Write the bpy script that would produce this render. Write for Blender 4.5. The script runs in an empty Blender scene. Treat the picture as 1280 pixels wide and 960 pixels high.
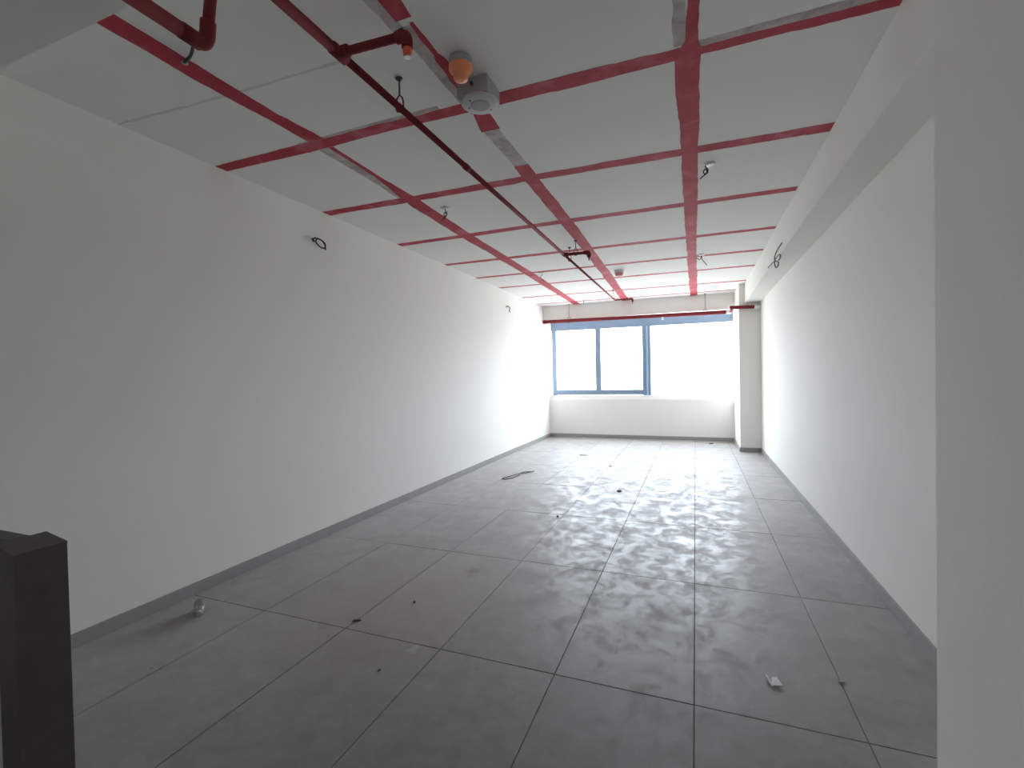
import bpy, bmesh, math, random
from mathutils import Vector, Matrix
random.seed(7)
sc = bpy.context.scene
COL = sc.collection

# ------------------------------------------------------------------ camera
XL, XR, HC, YB = -3.052, 1.026, 2.858, 10.117      # side walls, ceiling, window wall
XBEAM, ZBEAM = 0.797, 2.53                         # dropped beam along the right wall
YF = -2.4                                          # entrance wall behind the camera
yaw, pitch, roll = 0.372392, -0.017418, -0.020380
fw = Vector((-math.sin(yaw)*math.cos(pitch), math.cos(yaw)*math.cos(pitch), math.sin(pitch)))
rt = Vector((math.cos(yaw), math.sin(yaw), 0)); up = rt.cross(fw)
r2 = rt*math.cos(roll) + up*math.sin(roll); u2 = up*math.cos(roll) - rt*math.sin(roll)
cam = bpy.data.cameras.new('camera'); camo = bpy.data.objects.new('camera', cam); COL.objects.link(camo)
cam.sensor_fit = 'HORIZONTAL'; cam.sensor_width = 36; cam.lens = 587.3/1280*36; cam.clip_start = 0.02
M = Matrix((r2, u2, -fw)).transposed().to_4x4(); M.translation = Vector((0, 0, 1.3774)); camo.matrix_world = M
sc.camera = camo

# ------------------------------------------------------------------ light and exposure
w = bpy.data.worlds.new('overcast_sky'); sc.world = w; w.use_nodes = True
bg = w.node_tree.nodes['Background']; bg.inputs[1].default_value = 25.0
wt = w.node_tree; tc = wt.nodes.new('ShaderNodeTexCoord'); sx_ = wt.nodes.new('ShaderNodeSeparateXYZ'); cr_ = wt.nodes.new('ShaderNodeValToRGB')
wt.links.new(tc.outputs['Generated'], sx_.inputs[0]); wt.links.new(sx_.outputs['Z'], cr_.inputs['Fac']); wt.links.new(cr_.outputs[0], bg.inputs[0])
cr_.color_ramp.elements[0].position = 0.0; cr_.color_ramp.elements[0].color = (.42, .42, .42, 1)      # hazy sunlit ground below the horizon
cr_.color_ramp.elements[1].position = 0.03; cr_.color_ramp.elements[1].color = (.86, .94, 1.08, 1)    # white overcast sky above it
def portal(name, loc, rot, sx, sy):
    l = bpy.data.lights.new(name, 'AREA'); l.shape = 'RECTANGLE'; l.size = sx; l.size_y = sy
    l.cycles.is_portal = True
    o = bpy.data.objects.new(name, l); COL.objects.link(o); o.location = loc; o.rotation_euler = rot
portal('window_portal', (-1.17, 10.42, 1.7), (-math.pi/2, 0, 0), 3.75, 1.7)
vs = sc.view_settings
vs.view_transform = 'Standard'; vs.look = 'None'; vs.exposure = 0.0; vs.gamma = 1.0; vs.use_curve_mapping = False
sc.cycles.max_bounces = 14; sc.cycles.diffuse_bounces = 10; sc.cycles.glossy_bounces = 5; sc.cycles.transparent_max_bounces = 12
sc.cycles.sample_clamp_indirect = 12

# ------------------------------------------------------------------ materials
def mat(name, col, rough=0.6, metal=0.0, spec=0.5, noise=0.0, nscale=8.0, bump=0.0, bscale=60.0):
    m = bpy.data.materials.new(name); m.use_nodes = True
    nt = m.node_tree; b = nt.nodes['Principled BSDF']
    b.inputs['Roughness'].default_value = rough; b.inputs['Metallic'].default_value = metal
    b.inputs['Specular IOR Level'].default_value = spec
    b.inputs['Base Color'].default_value = (*col, 1)
    geo = nt.nodes.new('ShaderNodeNewGeometry')
    n = nt.nodes.new('ShaderNodeTexNoise'); n.inputs['Scale'].default_value = nscale; n.inputs['Detail'].default_value = 6
    nt.links.new(geo.outputs['Position'], n.inputs['Vector'])
    mx = nt.nodes.new('ShaderNodeMix'); mx.data_type = 'RGBA'
    mx.inputs[6].default_value = (*[c*(1-noise) for c in col], 1); mx.inputs[7].default_value = (*[min(1, c*(1+noise)) for c in col], 1)
    nt.links.new(n.outputs['Fac'], mx.inputs[0]); nt.links.new(mx.outputs[2], b.inputs['Base Color'])
    if bump:
        n2 = nt.nodes.new('ShaderNodeTexNoise'); n2.inputs['Scale'].default_value = bscale; n2.inputs['Detail'].default_value = 5
        nt.links.new(geo.outputs['Position'], n2.inputs['Vector'])
        bp = nt.nodes.new('ShaderNodeBump'); bp.inputs['Strength'].default_value = bump; bp.inputs['Distance'].default_value = 0.01
        nt.links.new(n2.outputs['Fac'], bp.inputs['Height']); nt.links.new(bp.outputs['Normal'], b.inputs['Normal'])
    return m
WALL = mat('white_wall_paint', (0.84, 0.828, 0.788), 0.85, spec=0.25, noise=0.02, nscale=2.0, bump=0.06, bscale=45)
CEIL = mat('pale_grey_ceiling_paint', (0.83, 0.825, 0.80), 0.9, spec=0.2, noise=0.03, nscale=1.6, bump=0.05, bscale=40)
SKIRT = mat('grey_skirting_tile', (0.32, 0.314, 0.305), 0.5, noise=0.12, nscale=14)
GROUT = mat('dusty_dark_grout', (0.10, 0.095, 0.09), 0.9, noise=0.75, nscale=3.5)
PIPE = mat('dark_red_pipe_paint', (0.20, 0.034, 0.038), 0.8, spec=0.12, noise=0.15, nscale=25)
STEEL = mat('dark_steel', (0.09, 0.09, 0.09), 0.45, 0.6, noise=0.1)
BLACK = mat('black_cable', (0.012, 0.012, 0.012), 0.5)
DUSTWIRE = mat('grey_cable', (0.05, 0.05, 0.05), 0.6)
WHITEP = mat('white_plastic', (0.72, 0.73, 0.71), 0.45, noise=0.03)
FLANGE = mat('speaker_flange_plastic', (0.60, 0.61, 0.60), 0.7, spec=.2, noise=0.03)
GREYP = mat('grey_enclosure', (0.42, 0.41, 0.42), 0.5, noise=0.05)
ORANGE = mat('orange_dust_cap', (1.0, 0.33, 0.15), 0.5, noise=0.05)
CAPRED = mat('red_sprinkler_cap', (0.85, 0.13, 0.06), 0.5)
GRILLE = mat('speaker_grille', (0.34, 0.36, 0.35), 0.6)
ALU = mat('dark_aluminium_with_glare', (0.23, 0.31, 0.43), 0.38, 0.0, noise=0.05)  # dark frame metal; blue grey is the window's bloom put into the colour
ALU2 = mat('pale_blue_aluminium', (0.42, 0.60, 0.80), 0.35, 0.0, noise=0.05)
WOOD = mat('dark_brown_wood', (0.080, 0.064, 0.058), 0.55, noise=0.25, nscale=30)
OLIVE = mat('dark_olive_rail', (0.075, 0.072, 0.06), 0.5, noise=0.1)
PALE = mat('pale_grey_panel', (0.62, 0.64, 0.61), 0.6, noise=0.03)
CHROME = mat('chrome', (0.7, 0.7, 0.68), 0.2, 1.0)
PAPER = mat('white_paper', (0.82, 0.82, 0.82), 0.7)
DEBRIS = mat('dark_debris', (0.05, 0.045, 0.04), 0.8, noise=0.3)
DEBRIS2 = mat('pale_debris', (0.40, 0.39, 0.37), 0.8, noise=0.3)
PINK = mat('pink_dust_cap', (0.66, 0.30, 0.27), 0.5)
SILLM = mat('white_sill', (0.80, 0.80, 0.79), 0.5, noise=0.02)

def red_band(name, faded):
    m = bpy.data.materials.new(name); m.use_nodes = True; nt = m.node_tree; b = nt.nodes['Principled BSDF']
    b.inputs['Roughness'].default_value = 0.75; b.inputs['Specular IOR Level'].default_value = 0.25
    geo = nt.nodes.new('ShaderNodeNewGeometry')
    n1 = nt.nodes.new('ShaderNodeTexNoise'); n1.inputs['Scale'].default_value = 9.0 if faded else 4.5; n1.inputs['Detail'].default_value = 8; n1.inputs['Distortion'].default_value = .8
    mp = nt.nodes.new('ShaderNodeMapping'); mp.inputs['Scale'].default_value = (1.0, 1.0, 1.0)
    nt.links.new(geo.outputs['Position'], mp.inputs['Vector']); nt.links.new(mp.outputs[0], n1.inputs['Vector'])
    cr = nt.nodes.new('ShaderNodeValToRGB'); nt.links.new(n1.outputs['Fac'], cr.inputs['Fac'])
    e = cr.color_ramp.elements
    if faded:
        e[0].position = .35; e[0].color = (.44, .35, .35, 1); e[1].position = .66; e[1].color = (.66, .63, .61, 1)
    else:
        e[0].position = .30; e[0].color = (.40, .040, .056, 1); e[1].position = .55; e[1].color = (.50, .060, .085, 1)
        k = e.new(.70); k.color = (.55, .15, .18, 1)
    n2 = nt.nodes.new('ShaderNodeTexNoise'); n2.inputs['Scale'].default_value = 60; nt.links.new(geo.outputs['Position'], n2.inputs['Vector'])
    mx = nt.nodes.new('ShaderNodeMix'); mx.data_type = 'RGBA'; mx.blend_type = 'MULTIPLY'; mx.inputs[0].default_value = 0.15
    nt.links.new(cr.outputs[0], mx.inputs[6]); nt.links.new(n2.outputs['Fac'], mx.inputs[7])
    nt.links.new(mx.outputs[2], b.inputs['Base Color'])
    return m
RED = red_band('red_primer_band', False); FADED = red_band('faded_primer_band', True)

STAINS = [(-1.48, 2.98, .055, (.17, .075, .06), .6), (-1.44, 2.92, .04, (.17, .075, .06), .45), (-1.90, 3.47, .07, (.12, .115, .11), .45), (-.93, 4.25, .09, (.12, .115, .115), .4), (-1.36, 2.02, .045, (.45, .44, .42), .35), (-1.95, 2.06, .05, (.10, .095, .09), .3)]
def tile_material():
    m = bpy.data.materials.new('dusty_grey_floor_tile'); m.use_nodes = True; nt = m.node_tree; b = nt.nodes['Principled BSDF']
    L = nt.links.new
    geo = nt.nodes.new('ShaderNodeNewGeometry'); oi = nt.nodes.new('ShaderNodeObjectInfo')
    def noise(s, d=6, rough=.55, dist=0.0, sc3=(1, 1, 1)):
        mp = nt.nodes.new('ShaderNodeMapping'); mp.inputs['Scale'].default_value = sc3; L(geo.outputs['Position'], mp.inputs['Vector'])
        n = nt.nodes.new('ShaderNodeTexNoise'); n.inputs['Scale'].default_value = s; n.inputs['Detail'].default_value = d
        n.inputs['Roughness'].default_value = rough; n.inputs['Distortion'].default_value = dist; L(mp.outputs[0], n.inputs['Vector']); return n
    def ramp(src, a, ca, c, cc):
        r = nt.nodes.new('ShaderNodeValToRGB'); r.color_ramp.elements[0].position = a; r.color_ramp.elements[0].color = (*ca, 1)
        r.color_ramp.elements[1].position = c; r.color_ramp.elements[1].color = (*cc, 1); L(src, r.inputs['Fac']); return r
    n1 = noise(1.1); n2 = noise(11.0, 9, .66, .5); n3 = noise(6.0, 9, .66, .7, (1, .8, 1)); n4 = noise(90, 3)
    base = ramp(n1.outputs['Fac'], .3, (.200, .188, .178), .7, (.262, .250, .238))
    dust = ramp(n2.outputs['Fac'], .38, (.84, .83, .82), .68, (1.16, 1.16, 1.16))
    mx = nt.nodes.new('ShaderNodeMix'); mx.data_type = 'RGBA'; mx.blend_type = 'MULTIPLY'; mx.inputs[0].default_value = .85
    L(base.outputs[0], mx.inputs[6]); L(dust.outputs[0], mx.inputs[7])
    # reddish paint dust trodden in below the ceiling painting, left of the middle
    sep = nt.nodes.new('ShaderNodeVectorMath'); sep.operation = 'DISTANCE'; sep.inputs[1].default_value = (-1.75, 2.5, 0); L(geo.outputs['Position'], sep.inputs[0])
    stain = ramp(sep.outputs['Value'], .15, (1, 1, 1), .95, (0, 0, 0))
    mul = nt.nodes.new('ShaderNodeMath'); mul.operation = 'MULTIPLY'; L(stain.outputs[0], mul.inputs[0]); L(n3.outputs['Fac'], mul.inputs[1])
    mx2 = nt.nodes.new('ShaderNodeMix'); mx2.data_type = 'RGBA'; mx2.inputs[7].default_value = (.32, .225, .215, 1)
    L(mul.outputs[0], mx2.inputs[0]); L(mx.outputs[2], mx2.inputs[6])
    col_ = mx2.outputs[2]
    dn = noise(6, 4, .6)
    wob = nt.nodes.new('ShaderNodeVectorMath'); wob.operation = 'MULTIPLY_ADD'; wob.inputs[1].default_value = (.22, .22, 0)
    L(dn.outputs['Color'], wob.inputs[0]); L(geo.outputs['Position'], wob.inputs[2])
    for (sx, sy, rad, sc_, k) in STAINS:
        di = nt.nodes.new('ShaderNodeVectorMath'); di.operation = 'DISTANCE'; di.inputs[1].default_value = (sx+.11, sy+.11, 0); L(wob.outputs[0], di.inputs[0])
        st = ramp(di.outputs['Value'], rad*.55, (k,)*3, rad, (0, 0, 0)); m3 = nt.nodes.new('ShaderNodeMix'); m3.data_type = 'RGBA'
        m3.inputs[7].default_value = (*sc_, 1); L(st.outputs[0], m3.inputs[0]); L(col_, m3.inputs[6]); col_ = m3.outputs[2]
    hs = nt.nodes.new('ShaderNodeHueSaturation'); L(col_, hs.inputs['Color'])
    mr = nt.nodes.new('ShaderNodeMapRange'); mr.inputs[3].default_value = .95; mr.inputs[4].default_value = 1.05
    L(oi.outputs['Random'], mr.inputs[0]); L(mr.outputs[0], hs.inputs['Value'])
    L(hs.outputs[0], b.inputs['Base Color'])
    # dust dulls the glaze in patches, footprints wipe it
    r1 = ramp(n3.outputs['Fac'], .40, (.34,)*3, .62, (.58,)*3)
    r2_ = ramp(n2.outputs['Fac'], .45, (0, 0, 0), .62, (.16,)*3)
    ad = nt.nodes.new('ShaderNodeMath'); ad.operation = 'ADD'; L(r1.outputs[0], ad.inputs[0]); L(r2_.outputs[0], ad.inputs[1])
    L(ad.outputs[0], b.inputs['Roughness'])
    b.inputs['Specular IOR Level'].default_value = .31
    b.inputs['Sheen Tint'].default_value = (1, .97, .93, 1); b.inputs['Sheen Weight'].default_value = .48; b.inputs['Sheen Roughness'].default_value = .45
    bp = nt.nodes.new('ShaderNodeBump'); bp.inputs['Strength'].default_value = .05; bp.inputs['Distance'].default_value = .004
    L(n4.outputs['Fac'], bp.inputs['Height']); L(bp.outputs['Normal'], b.inputs['Normal'])
    return m
TILE = tile_material()

def glass_material(name, tint, amount):
    m = bpy.data.materials.new(name); m.use_nodes = True; nt = m.node_tree; nt.nodes.clear()
    out = nt.nodes.new('ShaderNodeOutputMaterial'); t = nt.nodes.new('ShaderNodeBsdfTransparent'); t.inputs[0].default_value = (*tint, 1)
    g = nt.nodes.new('ShaderNodeBsdfGlossy'); g.inputs['Roughness'].default_value = .02
    mx = nt.nodes.new('ShaderNodeMixShader'); mx.inputs[0].default_value = amount
    nt.links.new(t.outputs[0], mx.inputs[1]); nt.links.new(g.outputs[0], mx.inputs[2]); nt.links.new(mx.outputs[0], out.inputs[0])
    return m
GLASS = glass_material('window_glass', (.95, .97, .97), .06)
def plastic_film():
    m = bpy.data.materials.new('clear_crumpled_plastic'); m.use_nodes = True; nt = m.node_tree; b = nt.nodes['Principled BSDF']
    b.inputs['Base Color'].default_value = (.50, .48, .48, 1); b.inputs['Roughness'].default_value = .15
    b.inputs['Transmission Weight'].default_value = .75; b.inputs['IOR'].default_value = 1.3
    geo = nt.nodes.new('ShaderNodeNewGeometry'); n = nt.nodes.new('ShaderNodeTexNoise'); n.inputs['Scale'].default_value = 55
    nt.links.new(geo.outputs['Position'], n.inputs['Vector']); bp = nt.nodes.new('ShaderNodeBump'); bp.inputs['Strength'].default_value = .6
    bp.inputs['Distance'].default_value = .004; nt.links.new(n.outputs['Fac'], bp.inputs['Height']); nt.links.new(bp.outputs['Normal'], b.inputs['Normal'])
    return m
PLASTIC = plastic_film()

# ------------------------------------------------------------------ helpers
def obj(name, bm, m, parent=None, smooth=False, loc=None):
    me = bpy.data.meshes.new(name); bmesh.ops.recalc_face_normals(bm, faces=bm.faces[:]); bm.to_mesh(me); bm.free()
    if smooth:
        for p_ in me.polygons: p_.use_smooth = True
    me.materials.append(m)
    o = bpy.data.objects.new(name, me); COL.objects.link(o)
    if parent:
        o.parent = parent
        o.matrix_parent_inverse = parent.matrix_world.inverted() if False else Matrix.Translation(-parent.location)
    if loc: o.location = loc
    return o
def box(bm, x0, x1, y0, y1, z0, z1):
    vs_ = [bm.verts.new((x, y, z)) for x in (x0, x1) for y in (y0, y1) for z in (z0, z1)]
    for f in ((0, 1, 3, 2), (4, 6, 7, 5), (0, 4, 5, 1), (2, 3, 7, 6), (0, 2, 6, 4), (1, 5, 7, 3)):
        bm.faces.new([vs_[i] for i in f])
def B(*boxes, bevel=0.0):
    bm = bmesh.new()
    for b_ in boxes: box(bm, *b_)
    if bevel: bmesh.ops.bevel(bm, geom=bm.edges[:], offset=bevel, segments=2, affect='EDGES', profile=.5)
    return bm
def tube_into(bm, pts, r, n=12, cap=True):
    pts = [Vector(p_) for p_ in pts]; rings = []; prev = None
    for i, p_ in enumerate(pts):
        t = (pts[min(i+1, len(pts)-1)] - pts[max(i-1, 0)]).normalized()
        if prev is None:
            a = Vector((0, 0, 1)) if abs(t.z) < .9 else Vector((1, 0, 0)); s = t.cross(a).normalized()
        else:
            s = (prev - t*prev.dot(t)).normalized()
        prev = s; q = t.cross(s); rr = r[i] if isinstance(r, (list, tuple)) else r
        rings.append([bm.verts.new(p_ + (s*math.cos(2*math.pi*k/n) + q*math.sin(2*math.pi*k/n))*rr) for k in range(n)])
    for a, b_ in zip(rings, rings[1:]):
        for k in range(n): bm.faces.new((a[k], a[(k+1) % n], b_[(k+1) % n], b_[k]))
    if cap: bm.faces.new(rings[0][::-1]); bm.faces.new(rings[-1])
    return bm
def T(pts, r, n=12): return tube_into(bmesh.new(), pts, r, n)
def spline(pts, k=8):
    P = [Vector(p_) for p_ in pts]; P = [P[0]*2-P[1]] + P + [P[-1]*2-P[-2]]; o = []
    for i in range(1, len(P)-2):
        for j in range(k):
            t = j/k; a, b_, c, d = P[i-1:i+3]
            o.append(.5*((2*b_) + (c-a)*t + (2*a-5*b_+4*c-d)*t*t + (3*b_-a-3*c+d)*t**3))
    return o + [P[-2]]
def lathe(prof, cx, cy, n=32):      # prof: (r, z) from one end to the other
    bm = bmesh.new(); rings = []
    for r, z in prof: rings.append([bm.verts.new((cx+r*math.cos(2*math.pi*k/n), cy+r*math.sin(2*math.pi*k/n), z)) for k in range(n)])
    for a, b_ in zip(rings, rings[1:]):
        for k in range(n): bm.faces.new((a[k], a[(k+1) % n], b_[(k+1) % n], b_[k]))
    bm.faces.new(rings[0]); bm.faces.new(rings[-1][::-1]); return bm
def structure(o, label=None, cat=None):
    o['kind'] = 'structure'
    if label: o['label'] = label
    if cat: o['category'] = cat
    return o
def tag(o, label, cat, group=None):
    o['label'] = label; o['category'] = cat
    if group: o['group'] = group
    return o
def thing(name, loc, label, cat, group=None):
    o = bpy.data.objects.new(name, None); COL.objects.link(o); o.location = loc; o.empty_display_size = .05
    return tag(o, label, cat, group)

# ------------------------------------------------------------------ room shell
floor = structure(obj('floor', B((XL-.15, XR+.15, YF-.15, YB+.45, -.15, -.004)), GROUT), 'dusty floor of large grey rectangular tiles', 'floor')
wl = structure(obj('wall_left', B((XL-.15, XL, YF-.15, YB+.45, 0, HC)), WALL), 'long plain off-white wall on the left', 'wall')
wr = structure(obj('wall_right', B((XR, XR+.15, YF-.15, YB+.45, 0, HC)), WALL), 'plain off-white wall on the right', 'wall')
wb = structure(obj('wall_back', B((XL, XR, YB, YB+.30, 0, .835)), WALL), 'white parapet wall below the window', 'wall')
wf = structure(obj('wall_front', B((XL, XR, YF-.15, YF, 0, HC)), WALL), 'white entrance wall behind the camera', 'wall')
ceil = structure(obj('ceiling', B((XL-.15, XR+.15, YF-.15, YB+.45, HC, HC+.15)), CEIL), 'pale grey ceiling crossed by red painted bands', 'ceiling')
structure(obj('beam_right', B((XBEAM, XR, 1.86, YB+.3, ZBEAM, HC), bevel=.004), WALL), 'white dropped beam running along the right wall', 'beam')
structure(obj('beam_front', B((XL, XR, -.2, .94, 2.53, HC)), WALL), 'shaded beam soffit at the upper left corner', 'beam')
structure(obj('beam_back', B((XL, .701, 9.765, YB+.3, 2.552, HC), bevel=.004), WALL), 'white beam above the window', 'beam')
structure(obj('column_right', B((.701, XR, 1.0, 1.86, 0, HC), bevel=.006), WALL), 'pale grey foreground column at the right edge', 'column')
structure(obj('column_back', B((.701, XR, 8.87, YB+.3, 0, HC), bevel=.004), WALL), 'white column in the far right corner', 'column')
structure(obj('trim_1', B((XL, .701, YB+.055, YB+.30, .835, .915), bevel=.004), SILLM), 'white window sill on the parapet', 'window sill')

# floor tiles, 0.6 x 1.2 m
TX, TY, G = -0.0218, 2.0545, .0019
xs = [XL] + [TX+.6*k for k in range(-4, 2)] + [XR]
ys = [YF] + [TY+1.2*k for k in range(-3, 7)] + [YB]
shared = {}
for i in range(len(xs)-1):
    for j in range(len(ys)-1):
        wx, wy = xs[i+1]-xs[i]-2*G, ys[j+1]-ys[j]-2*G
        key = (round(wx, 3), round(wy, 3))
        if key not in shared:
            bm = B((-wx/2, wx/2, -wy/2, wy/2, -.004, 0))
            top = [e for e in bm.edges if all(abs(v.co.z) < 1e-6 for v in e.verts)]
            bmesh.ops.bevel(bm, geom=top, offset=.0012, segments=1, affect='EDGES')
            me = bpy.data.meshes.new('tile'); bmesh.ops.recalc_face_normals(bm, faces=bm.faces[:]); bm.to_mesh(me); bm.free(); me.materials.append(TILE); shared[key] = me
        o = bpy.data.objects.new('tile', shared[key]); COL.objects.link(o); o.parent = floor
        o.location = ((xs[i]+xs[i+1])/2, (ys[j]+ys[j+1])/2, random.uniform(-.0006, .0004))
        o.rotation_euler = (random.uniform(-.0006, .0006), random.uniform(-.0006, .0006), 0)

# skirting
SH, ST = .075, .011
structure(obj('baseboard_left', B((XL, XL+ST, YF, YB, 0, SH), bevel=.002), SKIRT), 'grey skirting along the left wall', 'baseboard')
structure(obj('baseboard_right', B((XR-ST, XR, 1.86, 8.87, 0, SH), bevel=.002), SKIRT), 'grey skirting along the right wall', 'baseboard')
structure(obj('baseboard_back', B((XL+ST, .701, YB-ST, YB, 0, SH), bevel=.002), SKIRT), 'grey skirting below the window', 'baseboard')
structure(obj('baseboard_column', B((.701, XR-ST, 8.87-ST, 8.87, 0, SH), (.701-ST, .701, 8.87-ST, YB-ST, 0, SH)), SKIRT), 'grey skirting around the far column', 'baseboard')
structure(obj('baseboard_front', B((.701-ST, .701, 1.0, 1.86, 0, SH)), SKIRT), 'grey skirting of the foreground column', 'baseboard')

# ------------------------------------------------------------------ painted bands on the ceiling
def ragged(name, path, m, lift, step=.035, jit=.004, along='x'):
    """path: (position along, low edge, high edge); thin coat of paint with brushed edges"""
    bm = bmesh.new(); ts = []
    a, b_ = path[0][0], path[-1][0]; n = max(2, int((b_-a)/step))
    lo_w = hi_w = 0.0; prev = None
    for k in range(n+1):
        t = a+(b_-a)*k/n
        for q0, q1 in zip(path, path[1:]):
            if q0[0] <= t <= q1[0]+1e-9: break
        f = (t-q0[0])/max(1e-9, q1[0]-q0[0]); lo = q0[1]+(q1[1]-q0[1])*f; hi = q0[2]+(q1[2]-q0[2])*f
        lo_w = .85*lo_w + random.uniform(-1, 1)*jit*.6; hi_w = .85*hi_w + random.uniform(-1, 1)*jit*.6
        if random.random() < .03: lo_w += random.choice((-1, 1))*jit*1.6
        if random.random() < .03: hi_w += random.choice((-1, 1))*jit*1.6
        e0, e1 = min(lo+lo_w, hi-.004), hi+hi_w
        te = t + (random.uniform(-.006, .006) if k in (0, n) else 0)
        P4 = []
        for e in (e0, e1):
            for z in (HC-lift, HC+.001):
                P4.append(bm.verts.new((te, e, z) if along == 'x' else (e, te, z)))
        if prev:
            for f4 in ((0, 2), (2, 3), (3, 1), (1, 0)): bm.faces.new((prev[f4[0]], prev[f4[1]], P4[f4[1]], P4[f4[0]]))
        else: bm.faces.new((P4[0], P4[2], P4[3], P4[1]))
        prev = P4
    bm.faces.new((prev[0], prev[1], prev[3], prev[2]))
    return obj(name, bm, m, ceil)
# across the room: (y at the left wall, y at the right beam, width)
cross = [(2.348, 2.352, .098), (3.34, 3.417, .105), (4.452, 4.45, .10), (5.50, 5.555, .095), (6.43, 6.505, .085), (7.31, 7.412, .08), (8.43, 8.57, .08), (9.34, 9.45, .075)]
for k, (yl, yr, wd) in enumerate(cross):
    x1 = XBEAM-.002 if k < 7 else .70
    if k == 0:
        ragged('red_band', [(XL+.003, yl-.05, yl+.04), (-2.2, yl-.045, yl+.05), (-1.6, yl-.05, yl+.04), (-1.1, yl-.045, yl+.05), (-.05, yr-.05, yr+.045), (.05, yr-.02, yr+.045), (x1, yr-.025, yr+.045)], RED, .0012)
        ragged('faded_band', [(.03, yr-.055, yr-.012), (.5, yr-.075, yr-.018), (x1-.06, yr-.06, yr-.022)], FADED, .0009)
        ragged('faded_band', [(-2.3, yl-.062, yl-.035), (-1.3, yl-.07, yl-.04)], FADED, .0007)
    else:
        ragged('red_band', [(XL+.003, yl-wd/2, yl+wd/2), (-1, (yl+yr)/2-wd/2, (yl+yr)/2+wd/2), (x1, yr-wd/2, yr+wd/2)], RED, .0012)
# lengthwise
ragged('red_band', [(.94, -2.265, -2.15), (1.6, -2.262, -2.146), (2.0, -2.235, -2.14), (2.4, -2.22, -2.10)], RED, .0016, along='y')
ragged('red_band', [(2.4, -2.165, -2.125), (2.9, -2.175, -2.14), (3.1, -2.20, -2.13), (3.4, -2.255, -2.12), (4.3, -2.285, -2.15), (6.5, -2.30, -2.165), (9.764, -2.38, -2.235)], RED, .0016, along='y')
ragged('faded_band', [(2.41, -2.245, -2.16), (3.0, -2.24, -2.17), (3.3, -2.25, -2.20)], FADED, .0009, along='y')
ragged('red_band', [(.94, -1.15, -1.05), (1.5, -1.145, -1.05), (1.68, -1.14, -1.07)], RED, .0016, along='y')
ragged('faded_band', [(1.15, -1.20, -1.14), (1.72, -1.19, -1.13)], FADED, .0009, along='y')
ragged('red_band', [(1.70, -1.095, -1.075), (1.93, -1.10, -1.075), (1.94, -1.115, -1.06), (2.25, -1.12, -1.05), (2.62, -1.185, -1.07)], RED, .0016, along='y')
ragged('faded_band', [(1.72, -1.165, -1.09), (2.30, -1.17, -1.10)], FADED, .0009, along='y')
ragged('faded_band', [(2.61, -1.178, -1.075), (3.16, -1.175, -1.075)], FADED, .0009, along='y')
ragged('red_band', [(3.145, -1.18, -1.072), (3.45, -1.19, -1.075), (4.5, -1.205, -1.08), (6.5, -1.26, -1.13), (9.764, -1.37, -1.225)], RED, .0016, along='y')
ragged('red_band', [(.94, -.02, .032), (2.3, -.025, .03), (2.32, -.075, .042), (3.5, -.072, .038), (6.0, -.082, .03), (9.764, -.075, .055)], RED, .0016, along='y')
ragged('faded_band', [(.94, -.07, -.018), (2.3, -.07, -.02)], FADED, .0009, along='y')
# board joint, its faint shadow line painted as a thin darker strip
JOINT = mat('ceiling_joint_shadow', (.66, .66, .65), .9, noise=.04)
ragged('joint_shadow_line', [(XL+.003, 1.71, 1.722), (-2.1, 1.768, 1.781), (-1.45, 1.78, 1.79)], JOINT, .0006)

# ------------------------------------------------------------------ window
YW = 10.25
win = bpy.data.objects.new('window_1', None); COL.objects.link(win); win.location = (-1.17, YW, .915)
structure(win, 'wide ribbon window with dark aluminium frame, window glare painted in as blue grey', 'window')
def wpart(name, m, *bs, bevel=.004, parent=win): return obj(name, B(*bs, bevel=bevel), m, parent)
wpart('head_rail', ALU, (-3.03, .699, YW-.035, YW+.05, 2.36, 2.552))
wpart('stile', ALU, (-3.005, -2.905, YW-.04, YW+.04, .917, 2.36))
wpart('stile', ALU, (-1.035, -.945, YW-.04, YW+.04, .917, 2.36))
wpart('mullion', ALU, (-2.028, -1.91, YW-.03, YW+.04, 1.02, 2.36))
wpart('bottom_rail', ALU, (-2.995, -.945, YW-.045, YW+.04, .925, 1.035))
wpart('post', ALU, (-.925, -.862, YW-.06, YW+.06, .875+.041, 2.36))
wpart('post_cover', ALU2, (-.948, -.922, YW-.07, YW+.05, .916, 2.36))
wpart('pane', GLASS, (-2.917, -2.012, YW, YW+.006, 1.022, 2.36), bevel=0)
wpart('pane', GLASS, (-1.925, -1.022, YW, YW+.006, 1.022, 2.36), bevel=0)
wpart('pane', GLASS, (-.875, .699, YW+.02, YW+.026, .916, 2.36), bevel=0)

# ------------------------------------------------------------------ sprinkler pipe down the room
ZP, XP = 2.715, -1.345
sp = thing('sprinkler_pipe', (XP, 1.0, ZP), 'dark red sprinkler pipe running down the room below the ceiling', 'pipe')
obj('main_pipe', T([(XP, -.6, 2.30+.415), (XP, 1.57, ZP)], .021, 16), PIPE, sp, True)
obj('main_pipe', T([(XP, 1.57, ZP), (XP, 5.12, ZP)], .0168, 16), PIPE, sp, True)
obj('main_pipe', T([(XP, 5.12, ZP), (XP, 8.65, ZP)], .0135, 14), PIPE, sp, True)
obj('tee_fitting', tube_into(T([(XP, 1.53, ZP), (XP, 1.61, ZP)], .025, 16), [(XP, 1.57, ZP), (XP+.045, 1.57, ZP)], .024, 16), PIPE, sp, True)
obj('coupling', T([(XP, 2.70, ZP), (XP, 2.75, ZP)], .0205, 14), PIPE, sp, True)
obj('tee_fitting', tube_into(T([(XP, 5.08, ZP), (XP, 5.16, ZP)], .021, 14), [(XP, 5.12, ZP), (XP+.045, 5.12, ZP)], .021, 14), PIPE, sp, True)
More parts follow.
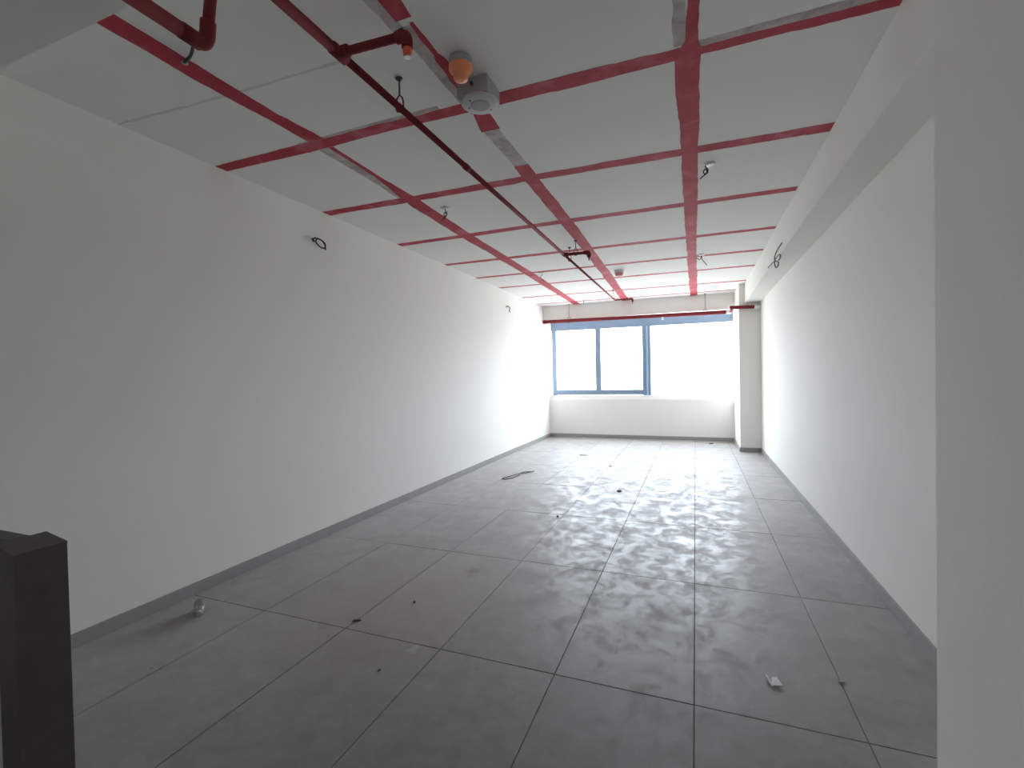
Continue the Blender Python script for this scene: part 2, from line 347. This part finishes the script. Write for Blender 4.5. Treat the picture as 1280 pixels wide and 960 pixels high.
def branch(y, x1, r, capped):
    dy = .02
    obj('branch_pipe', T([(XP, y, ZP), (x1, y+dy, ZP)], r, 14), PIPE, sp, True)
    e = obj('elbow', T(spline([(x1-.035, y+dy, ZP), (x1-.005, y+dy, ZP), (x1+.012, y+dy, ZP-.012), (x1+.014, y+dy, ZP-.05)], 6), r*1.32, 14), PIPE, sp, True)
    x = x1+.014; z = ZP-.05
    h = obj('sprinkler_head', lathe([(.012, z), (.012, z-.014), (.007, z-.016), (.006, z-.034), (.013, z-.036), (.013, z-.038)], x, y+dy, 16), CHROME if capped else STEEL, sp)
    if capped:
        obj('protective_cap', lathe([(.0165, z-.002), (.018, z-.006), (.016, z-.027), (.012, z-.029)], x, y+dy, 18), CAPRED, h, True)
    return x
branch(1.57, -1.045, .0168, True)
branch(5.12, -1.085, .0168, False)
branch(8.65, -1.045, .0135, False)
def hanger(x, y, zp, r, parent, ztop=HC):
    rod = obj('hanger', T([(x, y, zp+r+.045), (x, y, ztop-.001)], .0045, 8), STEEL, parent, True)
    obj('anchor_plate', lathe([(.006, ztop-.016), (.008, ztop-.012), (.019, ztop-.004), (.019, ztop-.0005)], x, y, 16), STEEL, rod)
    q = r+.004
    obj('clevis', T([(x-q, y, zp-r*.2), (x-q, y, zp+r+.01), (x-q*.7, y, zp+r+.03), (x, y, zp+r+.045), (x+q*.7, y, zp+r+.03), (x+q, y, zp+r+.01), (x+q, y, zp-r*.2), (x+q*.75, y, zp-q*.8), (x, y, zp-q), (x-q*.75, y, zp-q*.8), (x-q, y, zp-r*.2)], .004, 6), PIPE, rod)
hanger(XP, 1.995, ZP, .0168, sp); hanger(XP, 5.37, ZP, .0135, sp); hanger(-1.215, 5.13, ZP, .0168, sp); hanger(XP+.01, 8.40, ZP, .0135, sp)

# pipe in the upper left corner, turning up to the ceiling
ZQ, XQ = 2.445, -1.437
sq = thing('corner_pipe', (XQ, 1.0, ZQ), 'thick dark red pipe with upturned end in the upper left corner', 'pipe')
obj('main_pipe', T([(XQ, -.5, ZQ), (XQ, 1.0, ZQ)], .0225, 16), PIPE, sq, True)
obj('coupling', T([(XQ, .985, ZQ), (XQ, 1.045, ZQ)], .0245, 16), PIPE, sq, True)
obj('elbow', T(spline([(XQ, 1.0, ZQ), (XQ+.004, 1.045, ZQ), (XQ+.010, 1.06, ZQ+.02), (XQ+.018, 1.06, ZQ+.07)], 6), .0225, 16), PIPE, sq, True)
obj('riser_pipe', T([(XQ+.016, 1.06, ZQ+.05), (XQ+.036, 1.06, ZQ+.155), (XQ+.036, 1.06, HC-.001)], .0172, 16), PIPE, sq, True)

# pipe along the head of the window
ZWp, YWp = 2.503, 9.68
wp = thing('window_head_pipe', (-1.2, YWp, ZWp), 'long red pipe hung along the top of the window', 'pipe')
obj('main_pipe', T([(-2.985, YWp, ZWp+.012), (.60, YWp, ZWp-.014)], .036, 18), PIPE, wp, True)
obj('end_cap', T([(-3.03, YWp, ZWp+.012), (-2.97, YWp, ZWp+.012)], .042, 18), PIPE, wp, True)
obj('elbow', T(spline([(.55, YWp, ZWp-.014), (.60, YWp, ZWp-.014), (.625, YWp-.03, ZWp-.016), (.625, YWp-.10, ZWp-.02)], 6), .039, 18), WHITEP, wp, True)
obj('return_pipe', T([(.625, YWp-.08, ZWp-.018), (.60, 8.80, 2.458)], .026, 16), PIPE, wp, True)
obj('wall_pipe', T([(.56, 8.80, 2.460), (.955, 8.80, 2.446)], .028, 16), PIPE, wp, True)
obj('wall_flange', T([(.93, 8.80, 2.447), (1.024, 8.80, 2.445)], .040, 16), WHITEP, wp, True)
obj('sprinkler_head', lathe([(.02, ZWp-.03), (.02, ZWp-.055), (.012, ZWp-.06), (.012, ZWp-.08), (.024, ZWp-.084), (.024, ZWp-.088)], -.588, YWp, 16), WHITEP, wp)
hanger(-2.46, YWp, ZWp+.006, .036, wp); hanger(.19, YWp, ZWp-.01, .036, wp)

# ------------------------------------------------------------------ ceiling devices
dx, dy = -1.0, 1.985
det = thing('smoke_detector', (dx, dy, HC), 'smoke detector under a bright orange dust cap on the ceiling', 'smoke detector')
obj('base', lathe([(.052, HC-.0005), (.054, HC-.01), (.054, HC-.03), (.050, HC-.034)], dx, dy, 36), GREYP, det, True)
obj('dust_cap', lathe([(.050, HC-.033), (.055, HC-.036), (.0555, HC-.052), (.051, HC-.060), (.038, HC-.066), (.0355, HC-.070), (.034, HC-.092), (.030, HC-.098), (.012, HC-.100)], dx, dy, 36), ORANGE, det, True)
d2 = thing('smoke_detector', (-1.0, 6.87, HC), 'small smoke detector with pink cap near the window', 'smoke detector')
obj('base', lathe([(.065, HC-.0005), (.068, HC-.012), (.066, HC-.035)], -1.0, 6.87, 24), WHITEP, d2, True)
obj('dust_cap', lathe([(.058, HC-.034), (.060, HC-.05), (.050, HC-.078), (.030, HC-.085)], -1.0, 6.87, 24), PINK, d2, True)
sx0, sx1, sy0, sy1, sz = -1.095, -.928, 2.125, 2.285, HC-.088
spk = thing('ceiling_speaker', (-1.01, 2.2, HC), 'white round ceiling speaker in a surface box on the ceiling', 'speaker')
obj('back_box', B((sx0, sx1, sy0, sy1, sz, HC-.0005), bevel=.004), GREYP, spk)
cx_, cy_ = -1.0, 2.197
fl = obj('round_flange', lathe([(.088, sz), (.096, sz-.003), (.096, sz-.010), (.088, sz-.015), (.049, sz-.017)], cx_, cy_, 48), FLANGE, spk, True)
obj('grille', lathe([(.050, sz-.0165), (.050, sz-.0185), (.043, sz-.020), (.01, sz-.0205)], cx_, cy_, 36), GRILLE, fl)
for ax, ay in ((-.03, -.058), (.035, .055), (-.062, .0)):
    obj('screw', lathe([(.0038, sz-.0165), (.0038, sz-.0195), (.002, sz-.02)], cx_+ax, cy_+ay, 10), STEEL, fl)
obj('cable_gland', T([(-1.01, sy0-.012, HC-.035), (-1.01, sy0+.002, HC-.035)], .009, 12), STEEL, spk, True)

def outlet(x, y, label, pts, big=True):
    o = thing('ceiling_light_wire', (x, y, HC), label, 'wire', 'bare light wires hanging from the ceiling')
    obj('rosette', lathe([(.036, HC-.0005), (.037, HC-.006), (.032, HC-.010), (.012, HC-.012)], x, y, 24), WHITEP, o, True)
    obj('wire', T(spline([(x+a, y+b_, HC-.008+c) for a, b_, c in pts], 6), .0042, 8), BLACK, o, True)
curl = [(0, 0, 0), (.004, 0, -.02), (.016, 0, -.035), (.012, 0, -.062), (-.006, 0, -.066), (-.012, 0, -.046), (-.002, 0, -.030), (.010, .004, -.044), (.002, .006, -.066), (-.02, .006, -.082), (-.036, .006, -.098)]
outlet(.115, 3.66, 'curled black light wire at a white rosette beside the right-hand red band', [(a-.03, b_, c*.9) for a, b_, c in curl])
outlet(-2.02, 3.65, 'curled black light wire between two red bands on the left of the ceiling', curl)
outlet(-2.05, 6.50, 'crooked light wire hanging over the left half, beyond the middle', [(0, 0, 0), (.01, 0, -.03), (-.012, 0, -.05), (.006, 0, -.085), (.035, 0, -.12)])
outlet(.092, 6.42, 'splayed light wire hanging beside the far end of the right-hand band', [(-.06, 0, -.03), (-.02, 0, -.055), (0, 0, -.005), (.004, 0, -.05), (.03, 0, -.09), (.06, 0, -.135)])
outlet(-2.02, 9.1, 'short wire stub hanging from the ceiling close to the window beam', [(0, 0, 0), (.0, 0, -.03), (.008, 0, -.06), (.004, 0, -.09)])
o = thing('ceiling_light_wire', (-2.177, 1.506, HC), 'dark wire arching from a red band to the upper left pipe', 'wire', 'bare light wires hanging from the ceiling')
obj('rosette', lathe([(.014, HC-.002), (.014, HC-.008), (.009, HC-.012)], -2.177, 1.506, 18), DEBRIS2, o, True)
obj('wire', T(spline([(-2.17, 1.50, HC-.008), (-2.08, 1.465, HC-.025), (-1.97, 1.40, HC-.05), (-1.86, 1.32, HC-.09), (-1.80, 1.27, HC-.14)], 7), .007, 8), BLACK, o, True)

# wires from the walls
o = thing('wall_wire', (XL, 3.18, 2.576), 'black wire loop sticking out of the left wall near the camera', 'wire', 'wires left in the walls')
obj('junction_hole', lathe([(.012, -.004), (.012, .004)], 0, 0, 12), DEBRIS, o)
bpy.context.view_layer.update()
o.children[0].matrix_parent_inverse = Matrix.Identity(4); o.children[0].rotation_euler = (0, math.pi/2, 0)
obj('wire', T(spline([(XL, 3.16, 2.58), (XL+.03, 3.165, 2.592), (XL+.05, 3.20, 2.588), (XL+.06, 3.245, 2.565), (XL+.05, 3.262, 2.535), (XL+.05, 3.235, 2.52), (XL+.045, 3.195, 2.53), (XL+.04, 3.165, 2.56), (XL+.045, 3.178, 2.587), (XL+.055, 3.22, 2.58), (XL+.06, 3.25, 2.548), (XL+.06, 3.253, 2.508)], 6), .0062, 8), BLACK, o, True)
o = thing('wall_wire', (XL, 7.656, 2.551), 'tiny dark wire stub on the left wall near the window', 'wire', 'wires left in the walls')
obj('wire', T(spline([(XL, 7.60, 2.58), (XL+.03, 7.63, 2.59), (XL+.045, 7.67, 2.56), (XL+.04, 7.655, 2.52), (XL+.05, 7.66, 2.49)], 6), .008, 8), DUSTWIRE, o, True)
X = XBEAM
o = thing('wall_wire', (X, 5.25, 2.58), 'knotted grey cable with two loops hanging from the right-hand beam', 'wire', 'wires left in the walls')
obj('cable', T(spline([(X, 5.20, 2.61), (X-.02, 5.33, 2.58), (X-.03, 5.44, 2.54), (X-.03, 5.46, 2.50), (X-.03, 5.46, 2.47), (X-.03, 5.44, 2.44), (X-.03, 5.36, 2.405), (X-.03, 5.26, 2.40), (X-.03, 5.24, 2.43), (X-.03, 5.31, 2.455), (X-.03, 5.44, 2.487), (X-.03, 5.38, 2.502), (X-.03, 5.22, 2.497), (X-.03, 5.12, 2.475), (X-.03, 5.13, 2.45), (X-.03, 5.22, 2.445)], 7), .0055, 8), DUSTWIRE, o, True)
obj('loose_end', T(spline([(X-.03, 5.44, 2.487), (X-.035, 5.55, 2.496), (X-.04, 5.66, 2.492), (X-.04, 5.74, 2.498), (X-.045, 5.80, 2.494)], 6), .0055, 8), DUSTWIRE, o, True)

# ------------------------------------------------------------------ dark post at the left edge
px = thing('counter_post', (-1.495, .63, 0), 'dark brown waist-high wooden post at the left edge of the frame', 'post')
def post_prism(z0, z1, grow):
    cs = [Vector((-1.422, .659)), Vector((-1.569, .685)), Vector((-1.563, .586)), Vector((-1.416, .560))]
    mid = sum(cs, Vector((0, 0)))/4; cs = [mid+(c-mid)*(1+grow) for c in cs]
    bm = bmesh.new(); lo = [bm.verts.new((*c, z0)) for c in cs]; hi = [bm.verts.new((*c, z1)) for c in cs]
    bm.faces.new(lo); bm.faces.new(hi)
    for q in range(4): bm.faces.new((lo[q], lo[(q+1) % 4], hi[(q+1) % 4], hi[q]))
    return bm
obj('post', post_prism(0, .994, 0), WOOD, px)
obj('top_cap', post_prism(.994, 1.0, .01), WOOD, px)
obj('rail', B((-2.30, -1.568, .612, .655, .955, 1.0), bevel=.003), OLIVE, px)
obj('infill_panel', B((-2.30, -1.568, .625, .643, .02, .955)), PALE, px)
obj('foot', B((-2.30, -2.24, .60, .66, 0, .955)), WOOD, px)

# ------------------------------------------------------------------ left on the floor
bo = thing('plastic_bottle', (-2.77, 1.90, 0), 'small clear plastic bottle lying on the floor near the left skirting', 'bottle')
ax = Vector((.80, -.60, 0)).normalized()
def along_axis(prof, c, axis, n=20, crumple=0.0):
    bm = bmesh.new(); s = axis.cross(Vector((0, 0, 1))).normalized(); rings = []
    for t, r in prof:
        rings.append([bm.verts.new(c+axis*t+(s*math.cos(2*math.pi*k/n)+Vector((0, 0, 1))*math.sin(2*math.pi*k/n))*r*(1+random.uniform(-crumple, crumple))) for k in range(n)])
    for a, b_ in zip(rings, rings[1:]):
        for k in range(n): bm.faces.new((a[k], a[(k+1) % n], b_[(k+1) % n], b_[k]))
    bm.faces.new(rings[0]); bm.faces.new(rings[-1]); return bm
c0 = Vector((-2.77, 1.90, .0335))
obj('body', along_axis([(-.075, .012), (-.074, .024), (-.066, .031), (-.04, .0325), (-.02, .030), (0, .032), (.025, .031), (.045, .026), (.06, .017), (.068, .013), (.075, .013)], c0, ax, 20, .035), PLASTIC, bo, True)
obj('cap', along_axis([(.072, .0155), (.090, .0155), (.092, .012)], c0, ax, 16), GREYP, bo)
pp = thing('folded_paper', (.302, 2.304, 0), 'small folded white card on the floor at the lower right', 'paper')
def flap(name, pts, th=.0012):
    bm = bmesh.new(); v = [bm.verts.new(p_) for p_ in pts]; f = bm.faces.new(v)
    r = bmesh.ops.extrude_face_region(bm, geom=[f]); bmesh.ops.translate(bm, verts=[g for g in r['geom'] if isinstance(g, bmesh.types.BMVert)], vec=(0, 0, th))
    return obj(name, bm, PAPER, pp)
flap('left_flap', [(.268, 2.355, .020), (.292, 2.285, .003), (.302, 2.295, .001), (.284, 2.36, .004)])
flap('right_flap', [(.292, 2.285, .006), (.335, 2.298, .008), (.322, 2.350, .010), (.300, 2.345, .008)])
ca = thing('cable_offcut', (-2.31, 6.05, 0), 'looped black cable offcut on the floor by the left wall', 'cable')
obj('cable', T(spline([(-2.19, 6.32, .006), (-2.24, 6.20, .008), (-2.31, 6.12, .010), (-2.36, 5.99, .008), (-2.41, 5.87, .007), (-2.43, 5.80, .006), (-2.40, 5.755, .006), (-2.36, 5.785, .006), (-2.31, 5.86, .007), (-2.28, 6.0, .010), (-2.29, 6.13, .020), (-2.26, 6.19, .022), (-2.20, 6.28, .012), (-2.17, 6.36, .006)], 6), 0.0052, 8), BLACK, ca, True)
def scrap(name, x, y, sx, sy, h, rot, m, label, cat='debris'):
    bm = bmesh.new()
    k = 7; vs_ = []
    for q in range(k):
        a = 2*math.pi*q/k; r = random.uniform(.75, 1.1); vs_.append((math.cos(a)*sx/2*r, math.sin(a)*sy/2*r))
    lo = [bm.verts.new((a, b_, 0)) for a, b_ in vs_]; hi = [bm.verts.new((a*.8, b_*.8, h*random.uniform(.6, 1))) for a, b_ in vs_]
    bm.faces.new(lo); bm.faces.new(hi)
    for q in range(k): bm.faces.new((lo[q], lo[(q+1) % k], hi[(q+1) % k], hi[q]))
    o_ = obj(name, bm, m); o_.location = (x, y, .0006); o_.rotation_euler = (0, 0, rot)
    return tag(o_, label, cat, 'bits of rubbish on the floor')
scrap('stick', -1.795, 7.85, .17, .022, .010, .05, DEBRIS, 'thin dark stick lying on the bright floor nearest the window')
scrap('scrap', -1.195, 7.015, .04, .035, .014, .3, DEBRIS2, 'small pale scrap on the bright floor beyond the dark block')
scrap('dark_block', -.846, 5.536, .06, .04, .018, .1, DEBRIS, 'small dark block lying in the bright reflection on the floor')
scrap('scrap', .266, 9.70, .09, .04, .018, .2, DEBRIS, 'dark scrap beside the skirting below the window')
scrap('pebble', -1.263, 4.379, .028, .026, .014, 0, DEBRIS, 'tiny black pebble at the left of the footprint patch')
scrap('chip', .582, 2.42, .030, .018, .008, .6, DEBRIS2, 'pale chip lying on the tile joint right of the folded card')
scrap('leaf', -1.819, 2.138, .055, .020, .006, .5, DEBRIS, 'dark sliver lying on the left tile joint')
scrap('pebble', -1.623, 2.435, .016, .016, .009, 0, DEBRIS, 'tiny dark pebble on the reddish dusty tile')
scrap('chip', -2.466, 1.451, .020, .014, .007, .2, DEBRIS2, 'pale chip on the dark floor between the post and the bottle')
scrap('sliver', -1.408, 1.806, .022, .012, .005, .9, DEBRIS, 'dark sliver on the tile in the lower left middle')
